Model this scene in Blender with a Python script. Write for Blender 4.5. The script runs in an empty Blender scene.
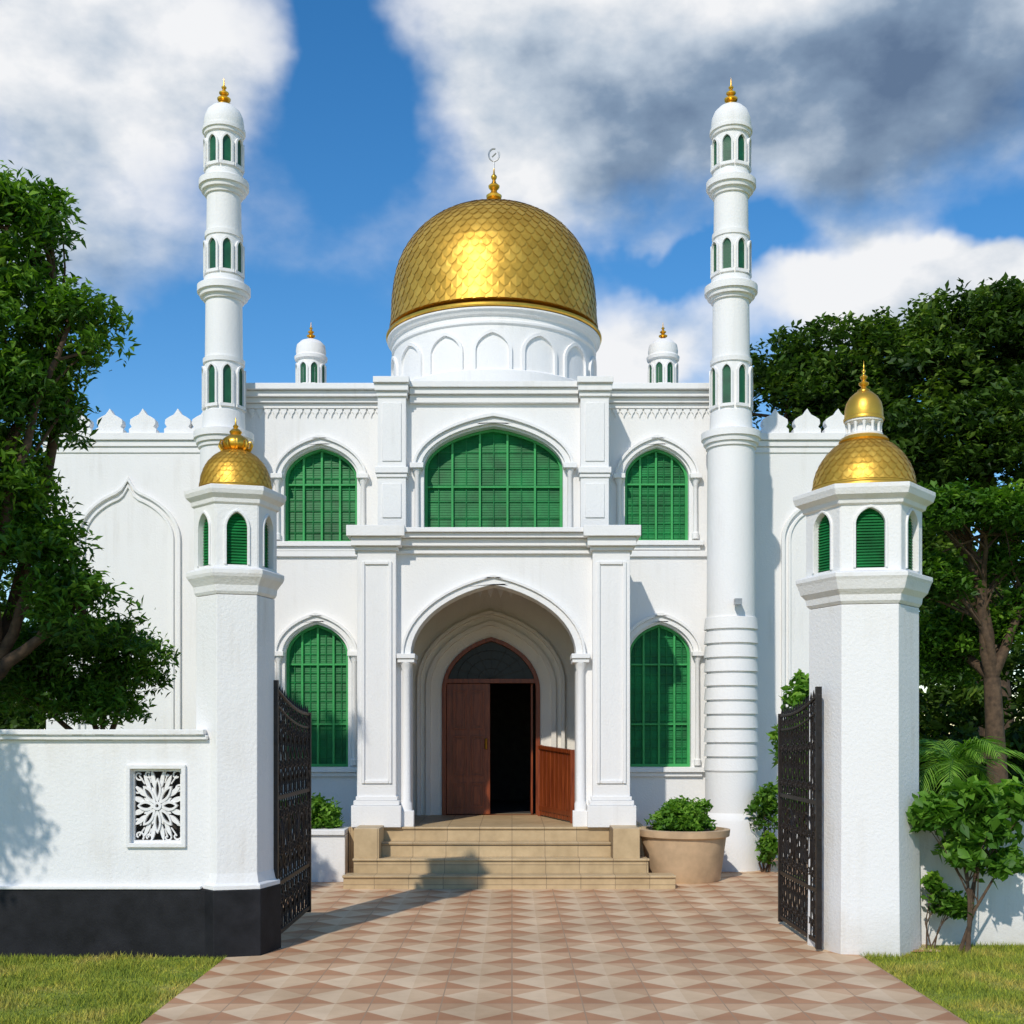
import bpy, bmesh, math, random
import numpy as np
from mathutils import Vector, Matrix
random.seed(7); rng=np.random.default_rng(7)
scene=bpy.context.scene
F=1200.0; EYE=1.8
def X(u,d): return (u-512)*d/F
def Z(v,d): return EYE+(735-v)*d/F

# ------------------------------------------------------------ materials
def newmat(name):
    m=bpy.data.materials.new(name); m.use_nodes=True
    nt=m.node_tree; b=nt.nodes["Principled BSDF"]; return m,nt,b
def N(nt,t,**kw):
    n=nt.nodes.new(t)
    for k,v in kw.items(): setattr(n,k,v)
    return n
def L(nt,a,b): nt.links.new(a,b)
def ramp(nt,fac,stops):
    r=nt.nodes.new('ShaderNodeValToRGB'); e=r.color_ramp.elements
    while len(e)<len(stops): e.new(0.5)
    for el,(p,c) in zip(e,stops):
        el.position=p; el.color=(c[0],c[1],c[2],1)
    L(nt,fac,r.inputs['Fac']); return r
def noise(nt,scale,detail=6,rough=.55,vec=None,sc=None):
    n=N(nt,'ShaderNodeTexNoise'); n.inputs['Scale'].default_value=scale
    n.inputs['Detail'].default_value=detail; n.inputs['Roughness'].default_value=rough
    if vec is None:
        tc=N(nt,'ShaderNodeTexCoord'); vec=tc.outputs['Object']
    if sc:
        mp=N(nt,'ShaderNodeMapping'); mp.inputs['Scale'].default_value=sc
        L(nt,vec,mp.inputs['Vector']); vec=mp.outputs['Vector']
    L(nt,vec,n.inputs['Vector']); return n
def mixc(nt,fac,a,b,mode='MIX'):
    m=N(nt,'ShaderNodeMix',data_type='RGBA',blend_type=mode)
    for s,v in ((m.inputs[0],fac),(m.inputs[6],a),(m.inputs[7],b)):
        if hasattr(v,'links'): L(nt,v,s)
        else: s.default_value=v if isinstance(v,(int,float)) else (v[0],v[1],v[2],1)
    return m.outputs[2]
def bump(nt,b,h,strength,dist=.01):
    bp=N(nt,'ShaderNodeBump'); bp.inputs['Strength'].default_value=strength; bp.inputs['Distance'].default_value=dist
    L(nt,h,bp.inputs['Height']); L(nt,bp.outputs[0],b.inputs['Normal'])
def plaster(name,base=(.80,.79,.77),grime=(.52,.49,.44),amt=.5,low=True):
    m,nt,b=newmat(name)
    n1=noise(nt,1.3,4,.6); n2=noise(nt,3.0,4,.6,sc=(3.0,3.0,.22))
    r1=ramp(nt,n1.outputs[0],[(.42,(0,0,0)),(.72,(1,1,1))])
    r2=ramp(nt,n2.outputs[0],[(.50,(0,0,0)),(.75,(1,1,1))])
    mul=N(nt,'ShaderNodeMath',operation='MULTIPLY'); L(nt,r1.outputs[0],mul.inputs[0]); L(nt,r2.outputs[0],mul.inputs[1])
    ad=N(nt,'ShaderNodeMath',operation='MULTIPLY_ADD'); L(nt,r1.outputs[0],ad.inputs[0]); ad.inputs[1].default_value=.13; L(nt,mul.outputs[0],ad.inputs[2])
    f=ad.outputs[0]
    if low:
        g=N(nt,'ShaderNodeNewGeometry'); sp=N(nt,'ShaderNodeSeparateXYZ'); L(nt,g.outputs['Position'],sp.inputs[0])
        mr=N(nt,'ShaderNodeMapRange'); mr.inputs[1].default_value=0.0; mr.inputs[2].default_value=.4; mr.inputs[3].default_value=1.7; mr.inputs[4].default_value=0
        L(nt,sp.outputs[2],mr.inputs[0])
        n3=noise(nt,6,4,.65); m3=N(nt,'ShaderNodeMath',operation='MULTIPLY'); L(nt,mr.outputs[0],m3.inputs[0]); L(nt,n3.outputs[0],m3.inputs[1])
        a2=N(nt,'ShaderNodeMath',operation='ADD'); L(nt,f,a2.inputs[0]); L(nt,m3.outputs[0],a2.inputs[1]); f=a2.outputs[0]
    m4=N(nt,'ShaderNodeMath',operation='MULTIPLY',use_clamp=True); L(nt,f,m4.inputs[0]); m4.inputs[1].default_value=amt
    c=mixc(nt,m4.outputs[0],base,grime); L(nt,c,b.inputs['Base Color'])
    b.inputs['Roughness'].default_value=.75; b.inputs['Specular IOR Level'].default_value=.3
    nb=noise(nt,38,3,.65); bump(nt,b,nb.outputs[0],.5,.010)
    return m
M_white=plaster('white_plaster',(.80,.79,.775),amt=.34)
M_trim=plaster('white_trim',(.81,.80,.785),(.50,.47,.42),.34,False)
M_gatew=plaster('gate_plaster',(.80,.79,.775),(.46,.38,.27),.38)
M_inner=plaster('porch_plaster',(.80,.76,.69),(.5,.45,.4),.3,False)
def simple(name,col,rough=.5,metal=0,var=.25,ns=8,bs=.2,bscale=40,spec=None):
    m,nt,b=newmat(name); n=noise(nt,ns,4,.6)
    lo=tuple(c*(1-var) for c in col); hi=tuple(min(1,c*(1+var)) for c in col)
    r=ramp(nt,n.outputs[0],[(.3,lo),(.7,hi)]); L(nt,r.outputs[0],b.inputs['Base Color'])
    b.inputs['Roughness'].default_value=rough; b.inputs['Metallic'].default_value=metal
    nb=noise(nt,bscale,3,.6); bump(nt,b,nb.outputs[0],bs,.004)
    if spec is not None: b.inputs['Specular IOR Level'].default_value=spec
    return m
M_black=simple('black_plinth_paint',(.012,.012,.014),.7,0,.5,5,.5,60,.25)
M_iron=simple('wrought_iron',(.018,.013,.011),.5,.3,.5,15)
M_green=simple('green_shutter',(.003,.16,.035),.5,0,.45,2.6,spec=.3)
M_greend=simple('green_niche',(.006,.085,.03),.4,0,.3,6)
M_greenf=simple('green_frame',(.045,.33,.09),.5,0,.15,3,spec=.3)
M_gold=simple('gold_leaf',(.70,.41,.055),.40,.72,.15,5,.25,30)
M_goldb=simple('gold_finial',(.80,.45,.06),.3,.85,.15,6,.1,20)
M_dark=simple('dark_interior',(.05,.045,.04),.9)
M_glass=simple('dark_glass',(.012,.015,.018),.35,0,.3,6,.1,20,.25)
M_planter=simple('planter_render',(.54,.38,.23),.8,0,.18,4,.4,40)
M_soil=simple('soil',(.06,.04,.025),.95)
M_bark=simple('bark',(.085,.052,.03),.9,0,.5,12,.9,25)
M_metal=simple('grey_metal',(.4,.4,.4),.4,.6)
def gold_scales():
    m,nt,b=newmat('gold_scales')
    at=N(nt,'ShaderNodeAttribute'); at.attribute_name='rnd'
    r=ramp(nt,at.outputs['Fac'],[(0,(.60,.345,.042)),(.5,(.68,.405,.055)),(1,(.77,.475,.075))])
    n=noise(nt,2.5,5,.6); r2=ramp(nt,n.outputs[0],[(.3,(.82,.79,.73)),(.65,(1,1,1))])
    c=mixc(nt,1.0,r.outputs[0],r2.outputs[0],'MULTIPLY'); L(nt,c,b.inputs['Base Color'])
    b.inputs['Metallic'].default_value=.62; b.inputs['Roughness'].default_value=.47
    return m
M_scale=gold_scales()
def wood():
    m,nt,b=newmat('red_brown_wood'); n=noise(nt,5,6,.6,sc=(6,6,.6))
    r=ramp(nt,n.outputs[0],[(.3,(.12,.02,.006)),(.7,(.31,.068,.016))]); L(nt,r.outputs[0],b.inputs['Base Color'])
    b.inputs['Roughness'].default_value=.38; b.inputs['Specular IOR Level'].default_value=.35; bump(nt,b,n.outputs[0],.2,.004); return m
M_wood=wood()
def steptile():
    m,nt,b=newmat('beige_step_tile')
    tc=N(nt,'ShaderNodeTexCoord'); sp=N(nt,'ShaderNodeSeparateXYZ'); L(nt,tc.outputs['Object'],sp.inputs[0])
    cb=N(nt,'ShaderNodeCombineXYZ'); L(nt,sp.outputs[0],cb.inputs[0]); ad=N(nt,'ShaderNodeMath',operation='ADD'); L(nt,sp.outputs[1],ad.inputs[0]); L(nt,sp.outputs[2],ad.inputs[1]); L(nt,ad.outputs[0],cb.inputs[1])
    br=N(nt,'ShaderNodeTexBrick'); br.offset=0; br.inputs['Scale'].default_value=1; br.inputs['Brick Width'].default_value=.4; br.inputs['Row Height'].default_value=.5
    br.inputs['Mortar Size'].default_value=.004; br.inputs['Color1'].default_value=(.52,.38,.21,1); br.inputs['Color2'].default_value=(.60,.45,.26,1); br.inputs['Mortar'].default_value=(.28,.2,.12,1)
    L(nt,cb.outputs[0],br.inputs['Vector'])
    n=noise(nt,7,5,.6); r=ramp(nt,n.outputs[0],[(.3,(.78,.76,.73)),(.7,(1,1,1))])
    L(nt,mixc(nt,1.0,br.outputs[0],r.outputs[0],'MULTIPLY'),b.inputs['Base Color']); b.inputs['Roughness'].default_value=.5; return m
M_step=steptile()
def paving():
    m,nt,b=newmat('patterned_paving')
    g=N(nt,'ShaderNodeTexCoord'); sp=N(nt,'ShaderNodeSeparateXYZ'); L(nt,g.outputs['Object'],sp.inputs[0])
    def M(op,a,c=None,cl=False):
        n=N(nt,'ShaderNodeMath',operation=op,use_clamp=cl)
        for i,v in enumerate((a,c)):
            if v is None: continue
            if hasattr(v,'links'): L(nt,v,n.inputs[i])
            else: n.inputs[i].default_value=v
        return n.outputs[0]
    S=1/.235
    x=M('MULTIPLY',sp.outputs[0],S); y=M('MULTIPLY',sp.outputs[1],S)
    fx=M('FRACT',x); fy=M('FRACT',y); ix=M('FLOOR',x); iy=M('FLOOR',y)
    px=M('FLOORED_MODULO',ix,2) ; py=M('FLOORED_MODULO',iy,2)
    mx=M('ABSOLUTE',M('SUBTRACT',px,fx)); my=M('ABSOLUTE',M('SUBTRACT',py,fy))
    t=M('SUBTRACT',M('ADD',mx,my),1)
    k=M('ADD',M('MULTIPLY',t,50),.5,True)
    dark=mixc(nt,py,(.53,.27,.14),(.64,.40,.235))
    light=mixc(nt,px,(.78,.58,.38),(.73,.52,.325))
    c1=mixc(nt,k,dark,light)
    X2=M('FRACT',M('MULTIPLY',x,.5)); Y2=M('FRACT',M('MULTIPLY',y,.5))
    cb=N(nt,'ShaderNodeCombineXYZ'); L(nt,M('FLOOR',M('MULTIPLY',x,.5)),cb.inputs[0]); L(nt,M('FLOOR',M('MULTIPLY',y,.5)),cb.inputs[1])
    wn=N(nt,'ShaderNodeTexWhiteNoise'); L(nt,cb.outputs[0],wn.inputs['Vector'])
    rv=ramp(nt,wn.outputs['Value'],[(0,(.86,.85,.84)),(1,(1.0,1.0,1.0))])
    c2=mixc(nt,1.0,c1,rv.outputs[0],'MULTIPLY')
    n=noise(nt,1.1,7,.65); r=ramp(nt,n.outputs[0],[(.3,(.74,.70,.66)),(.62,(1,1,1))])
    c3=mixc(nt,1.0,c2,r.outputs[0],'MULTIPLY')
    ex=M('MINIMUM',X2,M('SUBTRACT',1,X2)); ey=M('MINIMUM',Y2,M('SUBTRACT',1,Y2)); e=M('MINIMUM',ex,ey)
    gr=M('LESS_THAN',e,.009)
    c4=mixc(nt,gr,c3,(.36,.24,.15)); L(nt,c4,b.inputs['Base Color'])
    b.inputs['Roughness'].default_value=.6; b.inputs['Specular IOR Level'].default_value=.3
    n5=noise(nt,30,4,.6); h=M('SUBTRACT',M('MULTIPLY',n5.outputs[0],.4),gr); bump(nt,b,h,.35,.003); return m
M_pave=paving()
def grassmat(name,blade=False):
    m,nt,b=newmat(name)
    n=noise(nt,1.6,6,.7); n2=noise(nt,14,5,.7)
    r=ramp(nt,n.outputs[0],[(.3,(.15,.22,.02)),(.5,(.27,.32,.035)),(.68,(.44,.38,.10))])
    r2=ramp(nt,n2.outputs[0],[(.3,(.65,.65,.6)),(.7,(1.15,1.15,1.1))])
    c=mixc(nt,1.0,r.outputs[0],r2.outputs[0],'MULTIPLY')
    if blade:
        at=N(nt,'ShaderNodeAttribute'); at.attribute_name='rnd'
        r3=ramp(nt,at.outputs['Fac'],[(0,(.5,.55,.45)),(.6,(1.2,1.2,1.0)),(1,(1.9,1.5,1.2))]); c=mixc(nt,1.0,c,r3.outputs[0],'MULTIPLY')
    L(nt,c,b.inputs['Base Color']); b.inputs['Roughness'].default_value=.85
    if not blade: bump(nt,b,n2.outputs[0],.8,.03)
    return m
M_grass=grassmat('grass_ground'); M_blade=grassmat('grass_blades',True)
def leafmat(name,dark,mid,light):
    m,nt,b=newmat(name); at=N(nt,'ShaderNodeAttribute'); at.attribute_name='rnd'
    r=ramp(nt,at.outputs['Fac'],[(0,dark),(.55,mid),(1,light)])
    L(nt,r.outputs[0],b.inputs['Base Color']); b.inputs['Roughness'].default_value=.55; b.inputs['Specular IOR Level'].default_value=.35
    tr=N(nt,'ShaderNodeBsdfTranslucent'); c=mixc(nt,1.0,r.outputs[0],(1.4,1.7,.5),'MULTIPLY'); L(nt,c,tr.inputs['Color'])
    ms=N(nt,'ShaderNodeMixShader'); ms.inputs[0].default_value=.3
    out=nt.nodes['Material Output']; L(nt,b.outputs[0],ms.inputs[1]); L(nt,tr.outputs[0],ms.inputs[2]); L(nt,ms.outputs[0],out.inputs[0]); return m
M_leafA=leafmat('leaf_fresh',(.026,.078,.006),(.08,.19,.013),(.21,.36,.03))
M_leafB=leafmat('leaf_deep',(.016,.042,.007),(.06,.12,.014),(.19,.28,.035))
M_leafC=leafmat('leaf_lime',(.04,.12,.01),(.11,.25,.02),(.24,.42,.05))

# ------------------------------------------------------------ mesh builder
class MB:
    def __init__(s): s.v=[]; s.f=[]; s.r=[]
    def add(s,vs,fs,r=None):
        o=len(s.v); s.v+= [tuple(p) for p in vs]; s.f+=[tuple(i+o for i in f) for f in fs]
        s.r+= [r if r is not None else 0.5]*len(fs)
    def box(s,x0,x1,y0,y1,z0,z1):
        s.add([(x0,y0,z0),(x1,y0,z0),(x1,y1,z0),(x0,y1,z0),(x0,y0,z1),(x1,y0,z1),(x1,y1,z1),(x0,y1,z1)],
              [(0,3,2,1),(4,5,6,7),(0,1,5,4),(1,2,6,5),(2,3,7,6),(3,0,4,7)])
    def obox(s,p0,p1,w,h):
        p0=Vector(p0);p1=Vector(p1);d=(p1-p0).normalized(); up=Vector((0,0,1))
        if abs(d.z)>.95: up=Vector((0,1,0))
        a=d.cross(up).normalized()*w/2; c=a.cross(d).normalized()*h/2
        vs=[p+q for p in (p0,p1) for q in (-a-c,a-c,a+c,-a+c)]
        s.add(vs,[(0,1,2,3),(7,6,5,4),(0,4,5,1),(1,5,6,2),(2,6,7,3),(3,7,4,0)])
    def lathe(s,cx,cy,prof,seg=32,ph=0.0,cap=True):
        vs=[];fs=[];n=len(prof)
        for r,z in prof:
            for i in range(seg):
                a=ph+2*math.pi*i/seg; vs.append((cx+r*math.cos(a),cy+r*math.sin(a),z))
        for j in range(n-1):
            for i in range(seg):
                k=(i+1)%seg; fs.append((j*seg+i,j*seg+k,(j+1)*seg+k,(j+1)*seg+i))
        if cap:
            fs.append(tuple(range(seg))[::-1]); fs.append(tuple((n-1)*seg+i for i in range(seg)))
        s.add(vs,fs)
    def tube(s,pts,r,seg=6,r1=None):
        pts=[Vector(p) for p in pts]; n=len(pts)
        if n<2: return
        vs=[];fs=[]; ref=None
        for i,p in enumerate(pts):
            d=(pts[min(i+1,n-1)]-pts[max(i-1,0)])
            if d.length<1e-9: d=Vector((0,0,1))
            d.normalize()
            if ref is None: ref=d.orthogonal().normalized()
            ref=(ref-d*ref.dot(d))
            if ref.length<1e-6: ref=d.orthogonal()
            ref.normalize(); b=d.cross(ref)
            rr=r if r1 is None else r+(r1-r)*i/(n-1)
            for k in range(seg):
                a=2*math.pi*k/seg; vs.append(p+ref*math.cos(a)*rr+b*math.sin(a)*rr)
        for j in range(n-1):
            for k in range(seg):
                q=(k+1)%seg; fs.append((j*seg+k,j*seg+q,(j+1)*seg+q,(j+1)*seg+k))
        fs.append(tuple(range(seg))[::-1]); fs.append(tuple((n-1)*seg+k for k in range(seg)))
        s.add(vs,fs)
    def shape(s,outlines,y0,y1,xf=None):
        cu=bpy.data.curves.new('tmp','CURVE'); cu.dimensions='2D'; cu.fill_mode='BOTH'; cu.extrude=abs(y1-y0)/2
        for o in outlines:
            sp=cu.splines.new('POLY'); sp.points.add(len(o)-1)
            for p,(x,z) in zip(sp.points,o): p.co=(x,z,0,1)
            sp.use_cyclic_u=True
        ob=bpy.data.objects.new('tmp',cu); scene.collection.objects.link(ob)
        dg=bpy.context.evaluated_depsgraph_get(); me=bpy.data.meshes.new_from_object(ob.evaluated_get(dg))
        ym=(y0+y1)/2
        vs=[(v.co.x,ym+v.co.z,v.co.y) for v in me.vertices]
        if xf: vs=[xf(*p) for p in vs]
        s.add(vs,[tuple(p.vertices) for p in me.polygons])
        bpy.data.objects.remove(ob); bpy.data.meshes.remove(me); bpy.data.curves.remove(cu)
    def build(s,name,mat,parent=None,bevel=0,smooth=None,recalc=True):
        me=bpy.data.meshes.new(name); me.from_pydata(s.v,[],s.f)
        if recalc:
            bm=bmesh.new(); bm.from_mesh(me)
            bmesh.ops.remove_doubles(bm,verts=bm.verts,dist=1e-5)
            bmesh.ops.recalc_face_normals(bm,faces=bm.faces); bm.to_mesh(me); bm.free()
        else:
            at=me.attributes.new('rnd','FLOAT','FACE'); at.data.foreach_set('value',s.r)
        me.materials.append(mat)
        if smooth is not None:
            me.polygons.foreach_set('use_smooth',[True]*len(me.polygons))
            try: me.set_sharp_from_angle(angle=math.radians(smooth))
            except Exception: pass
        ob=bpy.data.objects.new(name,me); scene.collection.objects.link(ob)
        if parent: ob.parent=parent
        if bevel:
            b=ob.modifiers.new('bevel','BEVEL'); b.width=bevel; b.segments=2; b.limit_method='ANGLE'; b.angle_limit=math.radians(40)
        return ob
def empty(name):
    e=bpy.data.objects.new(name,None); scene.collection.objects.link(e); return e
K=.38
HALF=[(math.cos(i/14*math.pi/2),(1-K)*math.sin(i/14*math.pi/2)+K*(i/14)) for i in range(15)]
def arch(x0,x1,z0,zs,za,full=True):
    cx=(x0+x1)/2; hw=(x1-x0)/2; h=za-zs
    left=[(cx-hw*c,zs+h*s) for c,s in HALF]; right=[(cx+hw*c,zs+h*s) for c,s in reversed(HALF[:-1])]
    pts=left+right
    if full: pts=[(x0,z0)]+pts+[(x1,z0)]
    return pts
def archz(x,x0,x1,zs,za):
    cx=(x0+x1)/2; t=min(1,abs(x-cx)/((x1-x0)/2)); cs=[c for c,s in HALF][::-1]; ss=[s for c,s in HALF][::-1]
    return zs+(za-zs)*float(np.interp(t,cs,ss))
def archhw(z,x0,x1,zs,za):
    if z<=zs: return (x1-x0)/2
    t=(z-zs)/(za-zs)
    if t>=1: return 0
    return (x1-x0)/2*float(np.interp(t,[s for c,s in HALF],[c for c,s in HALF]))
def band(mb,x0,x1,zs,za,w,y0,y1,zb=None,xf=None,topw=None):
    topw=w if topw is None else topw
    inner=arch(x0,x1,zs,zs,za,False); outer=arch(x0-w,x1+w,zs,zs,za+topw,False)
    if zb is not None:
        inner=[(x0,zb)]+inner+[(x1,zb)]; outer=[(x0-w,zb)]+outer+[(x1+w,zb)]
    mb.shape([outer+inner[::-1]],y0,y1,xf)
def rect(x0,x1,z0,z1): return [(x0,z0),(x1,z0),(x1,z1),(x0,z1)]

# ============================================================ MOSQUE
mosque=empty('mosque')
W=MB(); T=MB(); G=MB(); GF=MB(); D=MB(); INN=MB(); TH=MB(); GN=MB()
DF=16.5; DB=16.0; DP=15.0
def window(x0,x1,z0,zs,za,d,cols,rows,depth=.16):
    G.shape([arch(x0,x1,z0,zs,za)],d+depth,d+depth+.03)
    cx=(x0+x1)/2; z=z0+.03
    while z<za-.05:
        hw=archhw(z+.02,x0,x1,zs,za)-.02
        if hw>.03:
            G.add([(cx-hw,d+depth-.002,z+.030),(cx+hw,d+depth-.002,z+.030),(cx+hw,d+depth-.008,z),(cx-hw,d+depth-.008,z)],[(3,2,1,0)])
        z+=.034
    w=.024
    inner=arch(x0+w*1.6,x1-w*1.6,z0+w*1.6,zs,za-w*1.6)
    GF.shape([arch(x0,x1,z0,zs,za),inner],d+depth-.06,d+depth-.001)
    for i in range(1,cols):
        x=x0+(x1-x0)*i/cols; GF.box(x-w*.6,x+w*.6,d+depth-.05,d+depth-.003,z0+.02,archz(x,x0,x1,zs,za)-.01)
    # fine glazing grid between the main mullions
    sp=(x1-x0)/cols/2
    for i in range(cols):
        x=x0+(x1-x0)*(i+.5)/cols; G.box(x-.006,x+.006,d+depth-.022,d+depth-.004,z0+.02,archz(x,x0,x1,zs,za)-.02)
    z=z0+sp*1.2
    while z<za-.1:
        hw=archhw(z+.01,x0,x1,zs,za)-.02; G.box(cx-hw,cx+hw,d+depth-.018,d+depth-.005,z-.006,z+.006); z+=sp*1.2
    for r in rows:
        z=z0+(za-z0)*r; hw=archhw(z+w,x0,x1,zs,za)-.01
        GF.box(cx-hw,cx+hw,d+depth-.045,d+depth-.0035,z-w*.5,z+w*.5)
topF=Z(392,DF)
wins=[(X(284,DF),X(357,DF),Z(542,DF),Z(478,DF),Z(447,DF)),
      (X(625,DF),X(689,DF),Z(541,DF),Z(478,DF),Z(447,DF)),
      (X(285,DF),X(348,DF),Z(767,DF),Z(655,DF),Z(624,DF)),
      (X(629,DF),X(691,DF),Z(767,DF),Z(655,DF),Z(624,DF))]
FX0,FX1=X(206,DF),X(748,DF)
PX0,PX1=-1.45,1.0
W.shape([rect(FX0,FX1,0,topF)]+[arch(*w) for w in wins]+[rect(PX0,PX1,.4,4.0)],DF,DF+.35)
for i,w in enumerate(wins):
    window(*w,DF,4,(.62,) if i<2 else (.30,.72))
    x0,x1,z0,zs,za=w
    band(T,x0-.03,x1+.03,zs,za+.03,.075,DF-.05,DF+.02)
    band(T,x0-.105,x1+.105,zs,za+.105,.035,DF-.085,DF+.01,topw=.05)
    for sx in (-1,1):
        xc=(x0-.085) if sx<0 else (x1+.085)
        T.lathe(xc,DF-.03,[(.05,z0+.02),(.05,z0+.1),(.033,z0+.12),(.03,zs-.1),(.05,zs-.06),(.06,zs-.02)],12)
        T.box(xc-.08,xc+.08,DF-.11,DF+.012,zs-.02,zs+.045)
    T.box(x0-.19,x1+.19,DF-.09,DF+.02,z0-.07,z0-.003)
    T.box(x0-.15,x1+.15,DF-.05,DF+.015,z0-.13,z0-.072)
for (a,b) in ((X(246,DF),X(372,DF)),(X(612,DF),X(710,DF))):
    T.box(a,b,DF-.045,DF+.011,Z(557,DF),Z(551,DF))
for a,b in ((X(240,DF),X(383,DF)),(X(604,DF),X(714,DF))):
    T.box(a,b,DF-.20,DF+.36,Z(393,DF),Z(387,DF))
    T.box(a,b,DF-.14,DF+.013,Z(399,DF),Z(393.3,DF))
    T.box(a,b,DF-.08,DF+.014,Z(404,DF),Z(399.2,DF))
    T.box(a,b,DF-.035,DF+.0145,Z(409,DF),Z(404.2,DF))
    n=int((b-a)/.105)
    for i in range(n):
        x=a+(i+.5)*(b-a)/n
        TH.shape([[(x-.042,Z(409.2,DF)),(x-.042,Z(412,DF)),(x-.018,Z(414,DF)),(x,Z(418,DF)),(x+.018,Z(414,DF)),(x+.042,Z(412,DF)),(x+.042,Z(409.2,DF))]],DF-.022,DF+.01)
bx0,bx1=X(379,DB),X(607,DB); zt=Z(392,DB)
cw=(X(424,DB),X(563,DB),4.5,Z(468,DB),Z(426,DB))
W.shape([rect(bx0,bx1,4.25,zt),arch(*cw)],DB,DF-.002)
window(*cw,DB,5,(.45,),.2)
x0,x1,z0,zs,za=cw
band(T,x0-.03,x1+.03,zs,za+.03,.08,DB-.05,DB+.02); band(T,x0-.11,x1+.11,zs,za+.11,.04,DB-.09,DB+.01,topw=.05)
for xc in (x0-.09,x1+.09):
    T.lathe(xc,DB-.03,[(.055,4.4),(.055,4.52),(.036,4.54),(.032,zs-.1),(.055,zs-.05),(.065,zs-.02)],12)
    T.box(xc-.09,xc+.09,DB-.12,DB+.012,zs-.02,zs+.05)
for a,b in ((X(379,DB),X(407,DB)),(X(580,DB),X(608,DB))):
    W.box(a,b,DB-.16,DB+.01,4.3,zt-.002)
    T.box(a-.03,b+.03,DB-.20,DB+.009,Z(476,DB),Z(470,DB)); T.box(a-.015,b+.015,DB-.18,DB+.008,Z(480,DB),Z(476.2,DB))
    T.box(a-.05,b+.05,DB-.27,DB+.3,Z(388,DB),Z(382,DB)); T.box(a-.035,b+.035,DB-.23,DB+.02,Z(395,DB),Z(388.2,DB)); T.box(a-.02,b+.02,DB-.19,DB+.021,Z(400,DB),Z(395.2,DB))
    T.box(a+.06,b-.06,DB-.175,DB-.159,Z(520,DB),Z(486,DB)); T.box(a+.06,b-.06,DB-.175,DB-.159,Z(464,DB),Z(406,DB))
a,b=X(410,DB),X(578,DB)
T.box(a,b,DB-.15,DF+.3,Z(390,DB),Z(384,DB)); T.box(a,b,DB-.11,DB+.013,Z(396,DB),Z(390.2,DB)); T.box(a,b,DB-.06,DB+.012,Z(404,DB),Z(396.2,DB))
a0,a1=X(357,DP),X(630,DP); ptop=4.3
op=(X(411,DP),X(576,DP),.66,Z(655,DP),Z(585,DP))
W.shape([[(a0,.6),(op[0],.6)]+arch(*op)+[(op[1],.6),(a1,.6),(a1,ptop),(a0,ptop)]],DP,DP+.3)
W.box(a0,PX0,DP+.3,DF,.6,ptop); W.box(PX1,a1,DP+.3,DF,.6,ptop)
INN.box(PX0-.01,PX0+.0,DP+.301,17.1,.6,4.0)
INN.box(PX1,PX1+.01,DP+.301,17.1,.6,4.0)
INN.box(PX0-.01,PX1+.01,DP+.301,17.12,3.95,4.02)
W.box(a0+.01,a1-.01,DP+.01,DB+.1,4.03,4.36)
band(T,op[0],op[1],op[3],op[4],.085,DP-.05,DP+.02); band(T,op[0]-.085,op[1]+.085,op[3],op[4]+.085,.035,DP-.08,DP+.01,topw=.04)
for s_,xe in ((-1,op[0]),(1,op[1])):
    xa,xb=(xe-.15,xe+.04) if s_<0 else (xe-.04,xe+.15)
    T.box(xa-.02,xb+.02,DP-.13,DP+.31,op[3]-.05,op[3]+.01); T.box(xa-.01,xb+.01,DP-.11,DP+.305,op[3]-.1,op[3]-.052)
    xm=(xa+xb)/2
    T.lathe(xm,DP-.03,[(.075,.67),(.075,.95),(.055,.98),(.05,op[3]-.2),(.07,op[3]-.14),(.085,op[3]-.1)],16)
    T.box(xm-.1,xm+.1,DP-.13,DP-.0,.661,.86)
for pa,pb in ((X(359,DP),X(397,DP)),(X(592,DP),X(629,DP))):
    W.box(pa,pb,DP-.14,DP+.01,.66,4.08)
    for e in (pa+.05,pb-.09): T.box(e,e+.04,DP-.165,DP-.139,1.2,3.95)
    T.box(pa+.092,pb-.092,DP-.163,DP-.138,3.91,3.95); T.box(pa+.092,pb-.092,DP-.163,DP-.138,1.2,1.24)
    T.box(pa-.07,pb+.07,DP-.22,DP+.012,.661,.93); T.box(pa-.045,pb+.045,DP-.19,DP+.013,.932,.99); T.box(pa-.02,pb+.02,DP-.165,DP+.014,.992,1.04)
    T.box(pa-.03,pb+.03,DP-.18,DP+.02,4.082,4.13)
    T.box(pa-.07,pb+.07,DP-.24,DP+.2,4.132,4.24); T.box(pa-.12,pb+.12,DP-.30,DP+.25,4.242,4.375)
T.box(a0-.03,a1+.03,DP-.10,DP+.4,4.15,4.24); T.box(a0-.06,a1+.06,DP-.17,DB,4.243,4.30); T.box(a0-.1,a1+.1,DP-.22,DB-.01,4.303,4.36)
T.box(a0-.02,a1+.02,DP-.05,DP+.05,4.06,4.10)
for i in range(16):
    t=(i+.5)/16; x=PX0+.1+(PX1-PX0-.2)*t
    TH.shape([[(x-.06,3.94),(x-.05,3.78),(x,3.66),(x+.05,3.78),(x+.06,3.94)]],16.2,16.24)
BW=17.1
dx0,dx1,dzs,dza=X(442,BW),X(540,BW),Z(690,BW),Z(637,BW)
INN.shape([rect(PX0-.01,PX1+.01,.6,4.0),arch(dx0,dx1,.66,dzs,dza)],BW,BW+.3)
band(INN,dx0-.16,dx1+.16,dzs+.03,dza+.16,.07,BW-.06,BW+.01,zb=.66)
band(INN,dx0-.3,dx1+.3,dzs+.1,dza+.32,.05,BW-.1,BW+.01,zb=.66)
ROOM=MB()
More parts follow.
